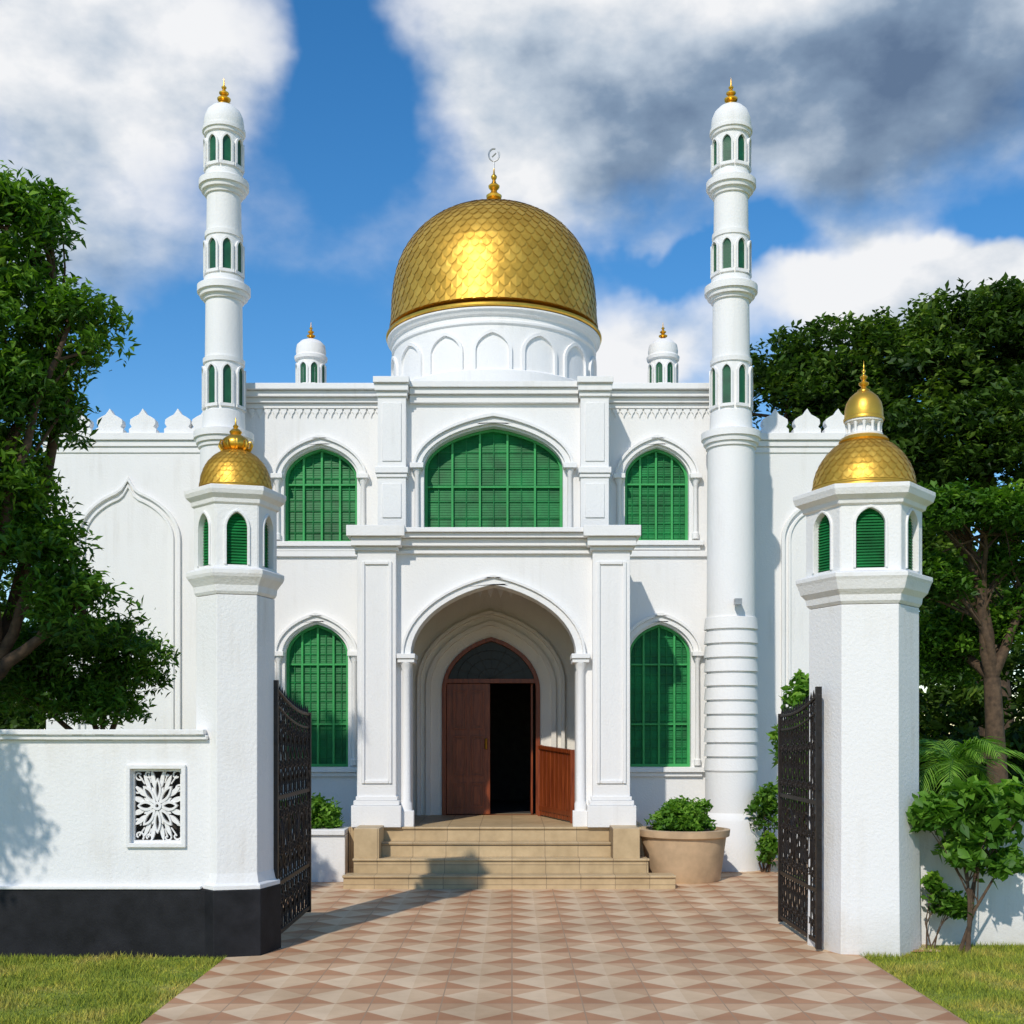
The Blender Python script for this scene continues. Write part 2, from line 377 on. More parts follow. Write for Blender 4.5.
ROOM.box(-3.5,2.8,21,21.1,.5,4.2); ROOM.box(-3.6,-3.5,BW+.3,21,.5,4.2); ROOM.box(2.8,2.9,BW+.3,21,.5,4.2); ROOM.box(-3.6,2.9,BW+.3,21.1,4.2,4.3); ROOM.box(-3.6,2.9,BW+.31,21.1,.5,.655)
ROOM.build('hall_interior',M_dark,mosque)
DW=MB()
dw=.06
DW.shape([arch(dx0,dx1,.66,dzs,dza),arch(dx0+dw,dx1-dw,.662,dzs,dza-dw)],BW-.03,BW+.12)
ztr=Z(681,BW)
DW.box(dx0+dw,dx1-dw,BW-.02,BW+.1,ztr-.03,ztr+.03)
DG=MB(); DG.shape([arch(dx0+.03,dx1-.03,ztr,max(dzs,ztr+.01),dza-.03)],BW+.05,BW+.06)
GM=MB()
cxd=(dx0+dx1)/2
for i in range(9):
    a=math.pi*(i)/8
    x=cxd+math.cos(a)*.62; z=ztr+.03+math.sin(a)*.5
    z=min(z,archz(x,dx0,dx1,dzs,dza)-.05)
    GM.tube([(cxd,BW+.03,ztr+.03),(x,BW+.03,z)],.004,4)
for rr in (.18,.34,.48):
    GM.tube([(cxd+math.cos(t)*rr,BW+.03,ztr+.03+math.sin(t)*rr*.85) for t in np.linspace(0,math.pi,16)],.004,4)
def leaf(x0,x1,y,z0,z1,mb):
    mb.box(x0,x1,y,y+.045,z0,z1)
    w=x1-x0
    for (u0,u1,v0,v1) in ((.14,.46,.05,.24),(.54,.86,.05,.24),(.14,.46,.29,.60),(.54,.86,.29,.60),(.14,.46,.65,.95),(.54,.86,.65,.95)):
        A0,A1,B0,B1=x0+w*u0,x0+w*u1,z0+(z1-z0)*v0,z0+(z1-z0)*v1
        mb.shape([rect(A0,A1,B0,B1),rect(A0+.022,A1-.022,B0+.022,B1-.022)],y-.022,y+.001)
        mb.box(A0+.05,A1-.05,y-.016,y+.002,B0+.05,B1-.05)
leaf(dx0+dw+.005,X(490,BW),BW+.04,.67,ztr-.035,DW)
DW.box(X(531,BW),X(533,BW),BW+.12,BW+.8,.67,ztr-.035)
DW.build('wooden_door',M_wood,mosque,.004); DG.build('fanlight_glass',M_glass,mosque); GM.build('fanlight_grille',M_iron,mosque)
KN=MB(); KN.lathe(X(486,BW),BW+.0,[(.02,1.6),(.02,1.75)],8); KN.build('door_handle',M_goldb,mosque)
SC=MB()
def scr(p0,p1,zb,z0t,z1t):
    p0=Vector(p0);p1=Vector(p1); n=8
    for i in range(n):
        q0=p0.lerp(p1,i/n+.01); q1=p0.lerp(p1,(i+1)/n-.01); t=(i+.5)/n; zt_=z0t+(z1t-z0t)*t
        d=(p1-p0).normalized(); nn=Vector((-d.y,d.x,0))*.015
        vs=[]
        for zz in (zb,zt_-.02):
            for q in (q0-nn,q1-nn,q1+nn,q0+nn): vs.append((q.x,q.y,zz))
        SC.add(vs,[(0,3,2,1),(4,5,6,7),(0,1,5,4),(1,2,6,5),(2,3,7,6),(3,0,4,7)])
    SC.obox((p0.x,p0.y,z0t),(p1.x,p1.y,z1t),.07,.05); SC.obox((p0.x,p0.y,zb+.1),(p1.x,p1.y,zb+.1),.05,.07)
    for p,zz in ((p0,z0t),(p1,z1t)): SC.box(p.x-.035,p.x+.035,p.y-.035,p.y+.035,.66,zz+.03)
scr((X(573,15.5),15.5,0),(X(540,16.9),16.9,0),.68,Z(752,15.5),Z(747,16.9))
SC.build('wooden_screen',M_wood,mosque,.004)
ST=MB()
ST.box(-1.96,1.9,13.94,14.24,0,.165); ST.box(-1.88,1.62,14.24,14.54,0,.33)
ST.box(-1.58,1.2,14.54,14.84,.0,.495); ST.box(-2.02,1.66,14.84,16.49,0,.66); ST.box(PX0+.01,PX1-.01,16.49,BW+.3,.0,.6605)
ST.box(-1.88,-1.58,14.26,14.90,.33,.69); ST.box(1.2,1.52,14.26,14.90,.33,.69)
for x0_,x1_,y_,z_ in ((-1.97,1.91,13.94,.165),(-1.89,1.63,14.24,.33),(-1.579,1.199,14.54,.495),(-1.579,1.199,14.84,.66)):
    ST.box(x0_,x1_,y_-.025,y_+.05,z_-.022,z_+.004)
ST.build('entrance_steps',M_step,mosque,.006)
DWg=17.5
lw0=X(46,DWg); wt=Z(437,DWg)
W.box(lw0,FX0+.2,DWg,23,0,wt); W.box(FX1-.2,X(862,DWg),DWg,23,0,wt-.001)
for a,b in ((lw0-.04,FX0),(FX1,X(862,DWg)+.04)):
    T.box(a,b,DWg-.08,DWg+.25,Z(441,DWg),Z(434,DWg)); T.box(a,b,DWg-.045,DWg+.01,Z(447,DWg),Z(441.2,DWg)); T.box(a,b,DWg-.02,DWg+.012,Z(453,DWg),Z(447.2,DWg))
def merlon(cx,zb,s,mb):
    h=[(.20,0),(.20,.07),(.16,.10),(.19,.15),(.18,.21),(.12,.25),(.06,.28),(.03,.32),(0,.37)]
    pts=[(cx-x*s,zb+z*s) for x,z in h]+[(cx+x*s,zb+z*s) for x,z in h[:-1][::-1]]
    mb.shape([pts],DWg-.02,DWg+.14)
for u in (78,110,143,178,205): merlon(X(u,DWg),Z(434,DWg),1.0,T)
for u in (775,807,838,868): merlon(X(u,DWg),Z(434,DWg),1.0,T)
def blind(x0,x1,z0,zs,za):
    for w,dp,off in ((.05,.05,0),(.04,.03,.1)):
        A=arch(x0+off,x1-off,z0,zs,za-off); B=arch(x0+off+w,x1-off-w,z0,zs,za-off-w)
        def tip(P,h):
            m=len(P)//2; P=list(P); P[m]=(P[m][0],P[m][1]+h); P[m-1]=(P[m-1][0],P[m-1][1]+h*.25); P[m+1]=(P[m+1][0],P[m+1][1]+h*.25); return P
        A=tip(A,.16); B=tip(B,.14)
        T.shape([A+B[::-1]],DWg-dp,DWg+.01)
blind(X(76,DWg),X(181,DWg),.9,Z(540,DWg),Z(488,DWg))
blind(X(781,DWg),X(850,DWg),.9,Z(540,DWg),Z(500,DWg))
W.box(FX0+.01,FX1-.01,DF+.34,DF+.5,4.35,topF-.01)
W.box(FX0+.012,FX1-.012,DF+.5,24,5.9,6.28)
W.box(FX0+.2,FX0+.4,DF+.3,DWg+.1,0,6.2); W.box(FX1-.4,FX1-.2,DF+.3,DWg+.1,0,6.2)
W.box(lw0+.1,X(860,DWg),22.9,24.1,0,6.2)
for a,b in ((X(246,DF),a0-.03),(a1+.03,X(709,DF))): T.box(a,b,DF-.05,DF+.016,0,.32)

# drum + dome
cx,cy=X(494,19.5),19.5; pm=19.5/F
dr=100*pm
zr=Z(340,19.3)
T.lathe(cx,cy,[(dr+.06,6.2),(dr+.06,Z(392,19)),(dr,Z(390,19)),(dr,zr-.24),(dr+.03,zr-.22),(dr+.03,zr-.18),(dr+.01,zr-.165),(dr+.01,zr-.11),(dr+.05,zr-.09),(dr+.07,zr-.05),(dr+.10,zr-.03),(dr+.10,zr),(0.5,zr+.01)],96,cap=True)
na=14
for i in range(na):
    th=2*math.pi*(i)/na+math.pi/2+math.pi
    def xf(x,y,z,th=th):
        a=th+x/dr; r=dr-y; return (cx+r*math.cos(a),cy+r*math.sin(a),z)
    hw=.245; zb=6.4
    band(TH,-hw,hw,zr-.62,zr-.36,.045,-.04,.01,zb=zb,xf=xf)
prof=[(105.5,335),(104.5,328),(103.5,320),(103.3,312),(103,303),(102,294),(100.3,283),(97.5,272),(92.5,260),(85.5,249),(77,239),(66,230),(53,222.5),(37,217),(19,213),(6,211)]
def dprof(P,d,s=1.0): return [(r*d/F*s,Z(v,d)) for r,v in P]
dp=dprof(prof,19.5,.985)
GD=MB(); GD.lathe(cx,cy,dp,96)
GD.build('dome_core',M_gold,mosque,0,50)
def scales(cx,cy,prof,n,name,parent,lift=.012,over=1.75):
    P=np.array(prof); seg=np.r_[0,np.cumsum(np.hypot(np.diff(P[:,0]),np.diff(P[:,1])))]; tot=seg[-1]
    R=P[:,0].max()
    def at(s):
        s=min(max(s,0),tot); return float(np.interp(s,seg,P[:,0])),float(np.interp(s,seg,P[:,1]))
    mb=MB(); step=2*math.pi*R/n*.68
    nr=int(tot/step)
    for j in range(nr+1):
        s0=tot-j*step
        for i in range(n):
            th=2*math.pi*(i+.5*(j%2))/n; hwid=math.pi/n*.985
            s=s0
            pts=[(0,.62*over,-.004),(-.62,.35*over,-.002),(-1.0,.0,.25*lift),(-.93,-.30,.6*lift),(-.6,-.70,.85*lift),(0,-1.02,lift),(.6,-.70,.85*lift),(.93,-.30,.6*lift),(1.0,.0,.25*lift),(.62,.35*over,-.002)]
            vs=[]
            jt=random.uniform(-.0015,.0015)*(1 if R>1 else .3)
            for (u,v,l) in pts:
                ss=max(s+v*step,0)
                r,z=at(ss)
                r2,z2=at(ss+.01*R); r1,z1=at(ss-.01*R); t=Vector((r2-r1,z2-z1))
                if t.length<1e-6: t=Vector((-1,0))
                t.normalize(); nx,nz=t.y,-t.x
                l2=l+jt*(u+.3)
                rr=r+nx*l2; zz=z+nz*l2; a=th+u*hwid
                vs.append((cx+rr*math.cos(a),cy+rr*math.sin(a),zz))
            r,z=at(s); r2,z2=at(s+.01*R); r1,z1=at(s-.01*R); t=Vector((r2-r1,z2-z1)).normalized() if abs(r2-r1)+abs(z2-z1)>1e-6 else Vector((-1,0))
            q_=lift*.55; rr=r+t.y*q_; zz=z-t.x*q_
            cpt=(cx+rr*math.cos(th),cy+rr*math.sin(th),zz)
            m=len(vs); mb.add(vs+[cpt],[(k,(k+1)%m,m) for k in range(m)],random.random())
    return mb.build(name,M_scale,parent,0,None,False)
scales(cx,cy,dp,58,'dome_scales',mosque,lift=.013)
GF2=MB()
GF2.lathe(cx,cy,[(dr+.10,zr+.012),(dr+.12,zr+.03),(dr+.12,zr+.06),(dr+.07,zr+.08),(dr+.02,zr+.11)],96)
def finial(mb,cx,cy,z0,h,r):
    p=[(1.0,0),(.95,.05),(.5,.10),(.35,.16),(.75,.22),(.8,.27),(.4,.33),(.28,.38),(.55,.44),(.58,.48),(.25,.54),(.16,.60),(.3,.65),(.3,.68),(.1,.73),(.05,.9),(.01,1.0)]
    mb.lathe(cx,cy,[(a*r,z0+b*h) for a,b in p],20)
zt_=dp[-1][1]
GF2.lathe(cx,cy,[(.42,zt_-.05),(.36,zt_+.01),(.2,zt_+.06),(.1,zt_+.09)],32)
finial(GF2,cx,cy,zt_+.03,Z(163,19.5)-zt_,.16)
CR=MB()
zc=Z(155,19.5)
CR.tube([(cx,cy,zc-.3),(cx,cy,zc-.09)],.012,6)
pts=[(cx+math.cos(t)*.085,cy,zc+math.sin(t)*.1) for t in np.linspace(math.radians(75),math.radians(75+320),26)]
CR.tube(pts,.013,6); CR.tube([(cx-.03,cy,zc-.03),(cx+.03,cy,zc+.03)],.014,6)
CR.build('crescent',M_metal,mosque,0,40)
GR=MB()

def minaret(cxp,dc):
    cx=X(cxp,dc); cy=dc; s=dc/F
    zz=lambda v: Z(v,dc)
    prof=[(31,868.0),(31,820),(29,816),(25.5,812),(25.5,772)]
    p=[(a*s,zz(b)) for a,b in prof]
    p[0]=(31*s,0.0)
    for i in range(11):
        v0=770-i*14.0
        p+=[(26.8*s,zz(v0)),(25.6*s,zz(v0-11.5)),(24.0*s,zz(v0-12)),(24.0*s,zz(v0-13.7))]
    q=[(24,615),(23.2,450),(25,449.6),(25.2,446),(27.2,445.6),(27.8,441),(29.6,440.6),(29.6,434),(28,433.6),(24,432),(21.2,431.6),(20.6,414),
        (19,413),(19,366),(20.5,365.6),(20.7,361),(18.6,360.4),(18,303),(20,302.7),(20.6,299.5),(23.4,299),(24,295),(26.2,294.6),(26.2,288),(24,287.6),(22,285),(20,284.6),(19.6,280),
        (17.6,279.6),(17.6,240),(18.8,239.7),(18.8,235),(17.2,234.6),(16.8,198),(18.6,197.7),(19.4,194),(22,193.5),(22.6,189.6),(24.6,189.2),(24.6,183),(22,182.6),(20,180),(18.6,179.6),(18.2,174.5),
        (17.4,174),(17.4,138),(19.4,137.6),(19.8,134.6),(21.2,134.2),(21.2,131),(19.6,130.5),(19.9,126),(19,119),(16.5,113),(12,108.5),(6,106),(2,105)]
    p+=[(a*s,zz(b)) for a,b in q]
    mb=MB(); mb.lathe(cx,cy,p,40); mb.build('minaret_shaft',M_trim,mosque,0,28)
    for (vb,vt,rr) in ((410,368,19),(277,243,17.6),(171,141,17.4)):
        for i in range(8):
            th=2*math.pi*(i+.5)/8-math.pi/2
            R=rr*s
            def xf(x,y,z,th=th,R=R):
                a=th+x/R; q=R-y; return (cx+q*math.cos(a),cy+q*math.sin(a),z)
            hw=3.9*s; zb=zz(vb-2); zs_=zz(vt+9); za_=zz(vt+2)
            GN.shape([arch(-hw,hw,zb,zs_,za_)],-.006,.01,xf)
            band(TH,-hw,hw,zs_,za_,1.6*s,-.035,.01,zb=zb,xf=xf)
            TH.shape([rect(-hw-2.2*s,hw+2.2*s,zb-.04,zb)],-.04,.005,xf)
    finial(GF2,cx,cy,zz(107),zz(78)-zz(107),8.5*s)
minaret(224,16.1); minaret(731,16.1)
for u in (311,663):
    d=20.0; cxx=X(u,d); s=d/F; zz=lambda v: Z(v,d)
    mb=MB(); mb.lathe(cxx,d,[(16*s,6.1),(15*s,zz(388)),(13.5*s,zz(386)),(13.5*s,zz(362)),(16*s,zz(361)),(16.5*s,zz(358)),(14.5*s,zz(356)),(15*s,zz(352)),(14*s,zz(346)),(10*s,zz(342)),(4*s,zz(339.5)),(1*s,zz(339))],28)
    mb.build('roof_turret',M_trim,mosque,0,35)
    for i in range(8):
        th=2*math.pi*(i+.5)/8; R=13.5*s
        def xf(x,y,z,th=th,R=R,cxx=cxx): a=th+x/R; q=R-y; return (cxx+q*math.cos(a),d+q*math.sin(a),z)
        GR.shape([arch(-3.2*s,3.2*s,zz(390),zz(371),zz(366))],-.006,.01,xf)
        band(TH,-3.2*s,3.2*s,zz(371),zz(366),1.4*s,-.03,.01,zb=zz(390),xf=xf)
    finial(GF2,cxx,d,zz(341),zz(322)-zz(341),5.5*s)
GR.build('turret_niches',M_greend,mosque); GN.build('minaret_niches',M_greend,mosque)
GF2.build('gold_finials',M_goldb,mosque,0,40)
W.build('walls',M_white,mosque,.006); T.build('mouldings',M_trim,mosque,.006,35); TH.build('fine_ornament',M_trim,mosque)
G.build('green_shutters',M_green,mosque); GF.build('green_window_frames',M_greenf,mosque,.003); INN.build('porch_interior',M_inner,mosque,.004)
FL=MB(); FL.box(X(734,15.7),X(741,15.7),15.62,15.72,Z(605,15.7),Z(599,15.7)); FL.tube([(X(737,15.7),15.72,Z(601,15.7)),(X(735,15.7),15.85,Z(596,15.7))],.012,6)
FL.build('floodlight',M_metal,mosque)

# ============================================================ GATE PILLARS
def face_xf(cx,cy,ap,th):
    def f(x,y,z):
        nx,ny=math.cos(th),math.sin(th); tx,ty=-ny,nx; q=ap-y
        return (cx+nx*q+tx*x, cy+ny*q+ty*x, z)
    return f
def gate_pillar(name,cx,cy,R,d,vs,left,ph):
    root=empty(name); zz=lambda v: Z(v,d)
    A=MB(); B=MB(); Gm=MB(); C=MB(); Gd=MB()
    ctop,cbot,ltop,lbot,l2,stop=vs
    A.lathe(cx,cy,[(R*1.0,zz(stop)),(R*1.05,zz(stop-3)),(R*1.07,zz(stop-9)),(R*1.16,zz(stop-14)),(R*1.22,zz(lbot+6)),(R*1.25,zz(lbot+3)),(R*1.25,zz(lbot-1)),(R*1.05,zz(lbot-4)),(R*.9,zz(lbot-4.5))],6,ph)
    Rl=R*1.06; ap=Rl*math.cos(math.pi/6); w=Rl/2-.004
    hw=Rl*.24
    for i in range(6):
        th=math.pi/6+i*math.pi/3+ph
        f=face_xf(cx,cy,ap,th)
        zb=zz(lbot-3); zt=zz(cbot+1)
        ar=arch(-hw,hw,zz(lbot-6),zz(ltop+16),zz(ltop))
        A.shape([rect(-w,w,zb,zt),ar],0,.05,f)
        band(A,-hw,hw,zz(ltop+16),zz(ltop),.022,-.014,.004,zb=zz(lbot-6),xf=f)
        z=zz(lbot-5)
        while z<zz(ltop)-.01:
            h2=archhw(z+.012,-hw,hw,zz(ltop+16),zz(ltop))+.01
            vsx=[f(-h2,.048,z+.022),f(h2,.048,z+.022),f(h2,.034,z),f(-h2,.034,z)]
            Gm.add(vsx,[(3,2,1,0)]); z+=.024
    Gm.lathe(cx,cy,[(Rl-.06,zz(lbot-3)),(Rl-.06,zz(cbot))],6,ph)
    A.lathe(cx,cy,[(R*1.04,zz(cbot+2)),(R*1.12,zz(cbot)),(R*1.14,zz(cbot-4)),(R*1.26,zz(cbot-8)),(R*1.30,zz(ctop+4)),(R*1.30,zz(ctop)),(R*1.0,zz(ctop-2)),(.05,zz(ctop-2.5))],6,ph)
    if left:
        A.lathe(cx,cy,[(R*1.06,.60),(R*1.0,.68),(R*1.0,zz(stop+.5))],6,ph)
        A.lathe(cx,cy,[(R*1.14,.55),(R*1.14,.585),(R*1.06,.60)],6,ph)
        C.lathe(cx,cy,[(R*1.17,-.05),(R*1.17,.548)],6,ph)
    else:
        A.lathe(cx,cy,[(R*1.04,-.05),(R*1.03,.1),(R*1.0,1.2),(R*1.0,zz(stop+.5))],6,ph)
    A.build('pillar_shaft',M_gatew,root,.006); Gm.build('lantern_shutters',M_green,root)
    if C.v: C.build('black_plinth',M_black,root,.008)
    if left:
        c0=zz(490); P=[(36,0),(36,4),(35.5,9),(34.5,15),(32,23),(28,30),(22,36.5),(15,41),(8,43.5),(3,45)]
        s=d/F; pr=[(a*s,c0+b*s) for a,b in P]
        Gd.lathe(cx,cy,pr,40); Gd.lathe(cx,cy,[(37.5*s,c0-3*s),(38*s,c0),(37*s,c0+3*s),(35*s,c0+4*s)],40)
        scales(cx,cy,pr[1:],30,'dome_scales',root,lift=.005)
        Fi=MB(); z0=c0+42*s
        Fi.lathe(cx,cy,[(9*s,z0),(13*s,z0+3*s),(14.5*s,z0+7*s),(13*s,z0+12*s),(8*s,z0+16*s),(5*s,z0+17.5*s),(6.5*s,z0+20*s),(5*s,z0+22*s),(2*s,z0+24*s),(3*s,z0+26*s),(1*s,z0+28*s),(.3*s,z0+35*s)],24)
        for i in range(10):
            a=2*math.pi*i/10
            Fi.tube([(cx+math.cos(a)*q*s,cy+math.sin(a)*q*s,z0+h*s) for q,h in ((9,1),(14.5,2),(17,6),(15.5,10),(13,9))],.014,5,.006)
        Fi.build('gold_finial',M_goldb,root,0,50)
    else:
        c0=zz(488); P=[(51,0),(51,5),(50,12),(48,20),(44,29),(38,38),(30,46),(22,51),(12,55),(3,56)]
        s=d/F; pr=[(a*s,c0+b*s) for a,b in P]
        Gd.lathe(cx,cy,pr,48); Gd.lathe(cx,cy,[(53*s,c0-3*s),(53.5*s,c0),(52.5*s,c0+3*s),(50*s,c0+4*s)],48)
        Gd.lathe(cx,cy,[(23*s,c0+50*s),(25*s,c0+52*s),(23*s,c0+55*s),(19*s,c0+57*s)],32)
        scales(cx,cy,pr[1:],32,'dome_scales',root,lift=.006)
        Wk=MB(); b0=c0+56*s
        Wk.lathe(cx,cy,[(13*s,b0),(13*s,b0+15*s)],20)
        Wk.lathe(cx,cy,[(19*s,b0-1*s),(19*s,b0+3*s),(13*s,b0+4*s)],28); Wk.lathe(cx,cy,[(14*s,b0+13*s),(19*s,b0+15*s),(19*s,b0+18*s),(12*s,b0+18.5*s)],28)
        for i in range(12):
            a=2*math.pi*(i+.5)/12; Wk.lathe(cx+math.cos(a)*16.5*s,cy+math.sin(a)*16.5*s,[(2*s,b0+3*s),(1.4*s,b0+6*s),(1.4*s,b0+11*s),(2.2*s,b0+14*s)],8)
        Wk.build('cupola_neck',M_trim,root,0,40)
        b1=b0+18*s
        pr2=[(a*s,b1+b*s) for a,b in [(19,0),(19.3,4),(19,10),(17.5,17),(14,23),(9,27.5),(4,30),(1.5,31)]]
        Gd.lathe(cx,cy,pr2,36); Gd.lathe(cx,cy,[(20*s,b1-1*s),(20.3*s,b1+1*s),(19*s,b1+3*s)],36)
        Fi=MB(); finial(Fi,cx,cy,b1+29*s,(490-56-18-29-355)*s,6.5*s); Fi.build('gold_finial',M_goldb,root,0,50)
    Gd.build('gold_dome',M_gold,root,0,50)
    return root
gate_pillar('gate_pillar',-2.30,9.99,.320,9.85,(490,506,515,573,573,596),True,math.radians(15))
gate_pillar('gate_pillar',2.975,10.15,.450,9.95,(490,508,512,577,577,606),False,math.radians(-9))

# ============================================================ BOUNDARY WALLS
bw=empty('boundary_wall'); A=MB(); C=MB(); Tm=MB(); B=MB(); Lk=MB()
wx1=-2.42; WD=9.75
lx0,lx1,lz0,lz1=X(131,WD),X(182,WD),Z(843,WD),Z(769,WD)
A.shape([rect(-12,wx1,.56,1.76),rect(lx0,lx1,lz0,lz1)],WD,WD+.2)
Tm.box(-12.02,wx1-.05,WD-.04,WD+.24,1.762,1.80); Tm.box(-12.02,wx1-.07,WD-.065,WD+.265,1.802,1.845)
Tm.box(-12.02,wx1-.1,WD-.045,WD+.02,.55,.575)
C.box(-12,wx1-.0,WD-.03,WD+.23,-.05,.548)
Tm.shape([rect(lx0-.035,lx1+.035,lz0-.035,lz1+.035),rect(lx0,lx1,lz0,lz1)],WD-.03,WD+.01)
B.box(lx0,lx1,WD+.13,WD+.19,lz0,lz1)
mx,mz=(lx0+lx1)/2,(lz0+lz1)/2; hw,hh=(lx1-lx0)/2,(lz1-lz0)/2
Lk.shape([rect(lx0,lx1,lz0,lz1),rect(lx0+.02,lx1-.02,lz0+.02,lz1-.02)],WD+.02,WD+.07)
for i in range(8):
    a=2*math.pi*i/8
    def petal(a,r0,r1,w,off=(0,0),n=9):
        o=[]
        for t in np.linspace(0,1,n): o.append((r0+(r1-r0)*t, w*math.sin(math.pi*t)**.8))
        for t in np.linspace(1,0,n)[1:-1]: o.append((r0+(r1-r0)*t,-w*math.sin(math.pi*t)**.8))
        return [(mx+off[0]+(x*math.cos(a)-y*math.sin(a)),mz+off[1]+(x*math.sin(a)+y*math.cos(a))*hh/hw*.95) for x,y in o]
    Lk.shape([petal(a,.02,.165,.03),petal(a,.05,.145,.014)],WD+.02,WD+.06)
    a2=a+math.pi/8
    Lk.shape([petal(a2,.03,.12,.016)],WD+.03,WD+.065)
    Lk.shape([petal(a2+.16,.10,.215,.016)],WD+.032,WD+.063); Lk.shape([petal(a2-.16,.10,.215,.016)],WD+.034,WD+.061)
def curl(cx_,cz_,r,a0,s):
    Lk.tube([(cx_+r*(1-.7*t)*math.cos(a0+s*5*t),WD+.045,cz_+r*(1-.7*t)*math.sin(a0+s*5*t)) for t in np.linspace(0,1,14)],.008,5)
ring=lambda r:[(mx+r*math.cos(t),mz+r*math.sin(t)) for t in np.linspace(0,2*math.pi,20)[:-1]]
Lk.shape([ring(.035),ring(.014)],WD+.01,WD+.07)
for sx in (-1,1):
    for sz in (-1,1):
        for (px_,pz_,r) in ((.74,.82,.042),(.38,.86,.034),(.82,.45,.036)):
            curl(mx+sx*hw*px_,mz+sz*hh*pz_,r,math.pi/4*sx,sx*sz)
            Lk.tube([(mx+sx*hw*px_,WD+.045,mz+sz*hh*pz_),(mx+sx*hw*px_*.7,WD+.045,mz+sz*hh*pz_*.72)],.007,5)
A.build('wall_body',M_gatew,bw,.006); C.build('black_base',M_black,bw,.008); Tm.build('wall_coping',M_gatew,bw,.006); B.build('vent_backing',M_dark,bw); Lk.build('vent_lattice',M_gatew,bw)
bw2=empty('boundary_wall'); A=MB(); A.box(3.3,14,10.25,10.45,0,1.15); A.box(3.3,14.02,10.21,10.49,1.152,1.2); A.build('wall_body',M_gatew,bw2,.008)

# ============================================================ IRON GATES
def spiral(c,r,a0,turns,sgn,x):
    pts=[]
    for t in np.linspace(0,1,18):
        a=a0+sgn*turns*2*math.pi*t; q=r*(1-.8*t); pts.append((x,c[0]+q*math.cos(a),c[1]+q*math.sin(a)))
    return pts
def iron_gate(x,y0,y1,zb,z0,z1):
    mb=MB(); Lg=y1-y0
    top=lambda t: z0+(z1-z0)*t-.05*math.sin(math.pi*t)
    mb.box(x-.022,x+.022,y0,y0+.05,zb-.04,z0+.06); mb.box(x-.02,x+.02,y1-.045,y1,zb-.03,z1+.02)
    for h in (zb,zb+.42,zb+1.15): mb.box(x-.013,x+.013,y0+.05,y1-.045,h,h+.035)
    mb.tube([(x,y0+Lg*t,top(t)) for t in np.linspace(0,1,14)],.017,6); mb.tube([(x,y0+Lg*t,top(t)-.13) for t in np.linspace(0,1,14)],.012,6)
    n=16
    for i in range(1,n):
        t=i/n; y=y0+Lg*t
        mb.tube([(x,y,zb),(x,y,top(t)+.03)],.0085,5)
        mb.tube([(x,y,top(t)+.02),(x,y,top(t)+.08)],.014,5,.001)
    for i in range(n):
        t=(i+.5)/n; y=y0+Lg*t; w=Lg/n*.48
        s=1 if i%2 else -1
        for (za,zc) in ((zb+.06,zb+.40),(zb+.48,zb+.80),(zb+.80,zb+1.12),(zb+1.2,zb+1.55),(zb+1.55,top(t)-.15)):
            h=(zc-za)/2
            mb.tube([(x+.004,y+s*w*math.sin(q*math.pi*2)*1.1,za+2*h*q) for q in np.linspace(0,1,10)],.007,4)
            mb.tube(spiral((y,za+h*.55),w*1.0,0,1.2,s,x-.006),.007,4); mb.tube(spiral((y,za+h*1.45),w*1.0,math.pi,1.2,-s,x+.006),.007,4)
        mb.tube(spiral((y,top(t)-.065),w*.9,0,1.1,s,x),.007,4)
    for c in (.28,.72):
        yc=y0+Lg*c; zc=zb+.8
        for r in (.2,.13): mb.tube([(x,yc+r*math.cos(t),zc+r*1.3*math.sin(t)) for t in np.linspace(0,2*math.pi,24)],.012,5)
    return mb.build('wrought_iron_gate',M_iron)
iron_gate(-1.985,10.05,11.75,.1,2.2,2.0); iron_gate(2.535,9.9,11.35,.07,2.14,1.98)

# ============================================================ FOLIAGE
def foliage(name,mat,pts,size,parent=None,upbias=.5,aspect=2.2,tint=None):
    n=len(pts); P=np.asarray(pts)
    nrm=rng.normal(size=(n,3)); nrm[:,2]=np.abs(nrm[:,2])+upbias; nrm/=np.linalg.norm(nrm,axis=1)[:,None]
    t=rng.normal(size=(n,3)); t[:,2]-=.6; t-= (t*nrm).sum(1)[:,None]*nrm; t/=np.linalg.norm(t,axis=1)[:,None]
    b=np.cross(nrm,t); s=size*rng.uniform(.6,1.3,n)[:,None]
    v0=P-t*s*.5; v1=P+b*s*.5/aspect+nrm*s*.06-t*s*.08; v2=P+t*s*.5-nrm*s*.1; v3=P-b*s*.5/aspect+nrm*s*.06-t*s*.08
    V=np.stack([v0,v1,v2,v3],1).reshape(-1,3)
    me=bpy.data.meshes.new(name); me.vertices.add(4*n); me.vertices.foreach_set('co',V.ravel().astype(np.float32))
    me.loops.add(6*n); me.polygons.add(2*n)
    base=np.arange(n)[:,None]*4; idx=np.concatenate([base+np.array([0,1,2]),base+np.array([0,2,3])],1).ravel()
    me.loops.foreach_set('vertex_index',idx.astype(np.int32)); me.polygons.foreach_set('loop_start',(np.arange(2*n)*3).astype(np.int32))
    me.update(calc_edges=True); me.validate()
    if tint is None: tint=rng.uniform(0,1,n)
    at=me.attributes.new('rnd','FLOAT','FACE'); at.data.foreach_set('value',np.repeat(np.clip(tint,0,1),2).astype(np.float32))
    me.materials.append(mat); ob=bpy.data.objects.new(name,me); scene.collection.objects.link(ob)
    if parent: ob.parent=parent
    return ob
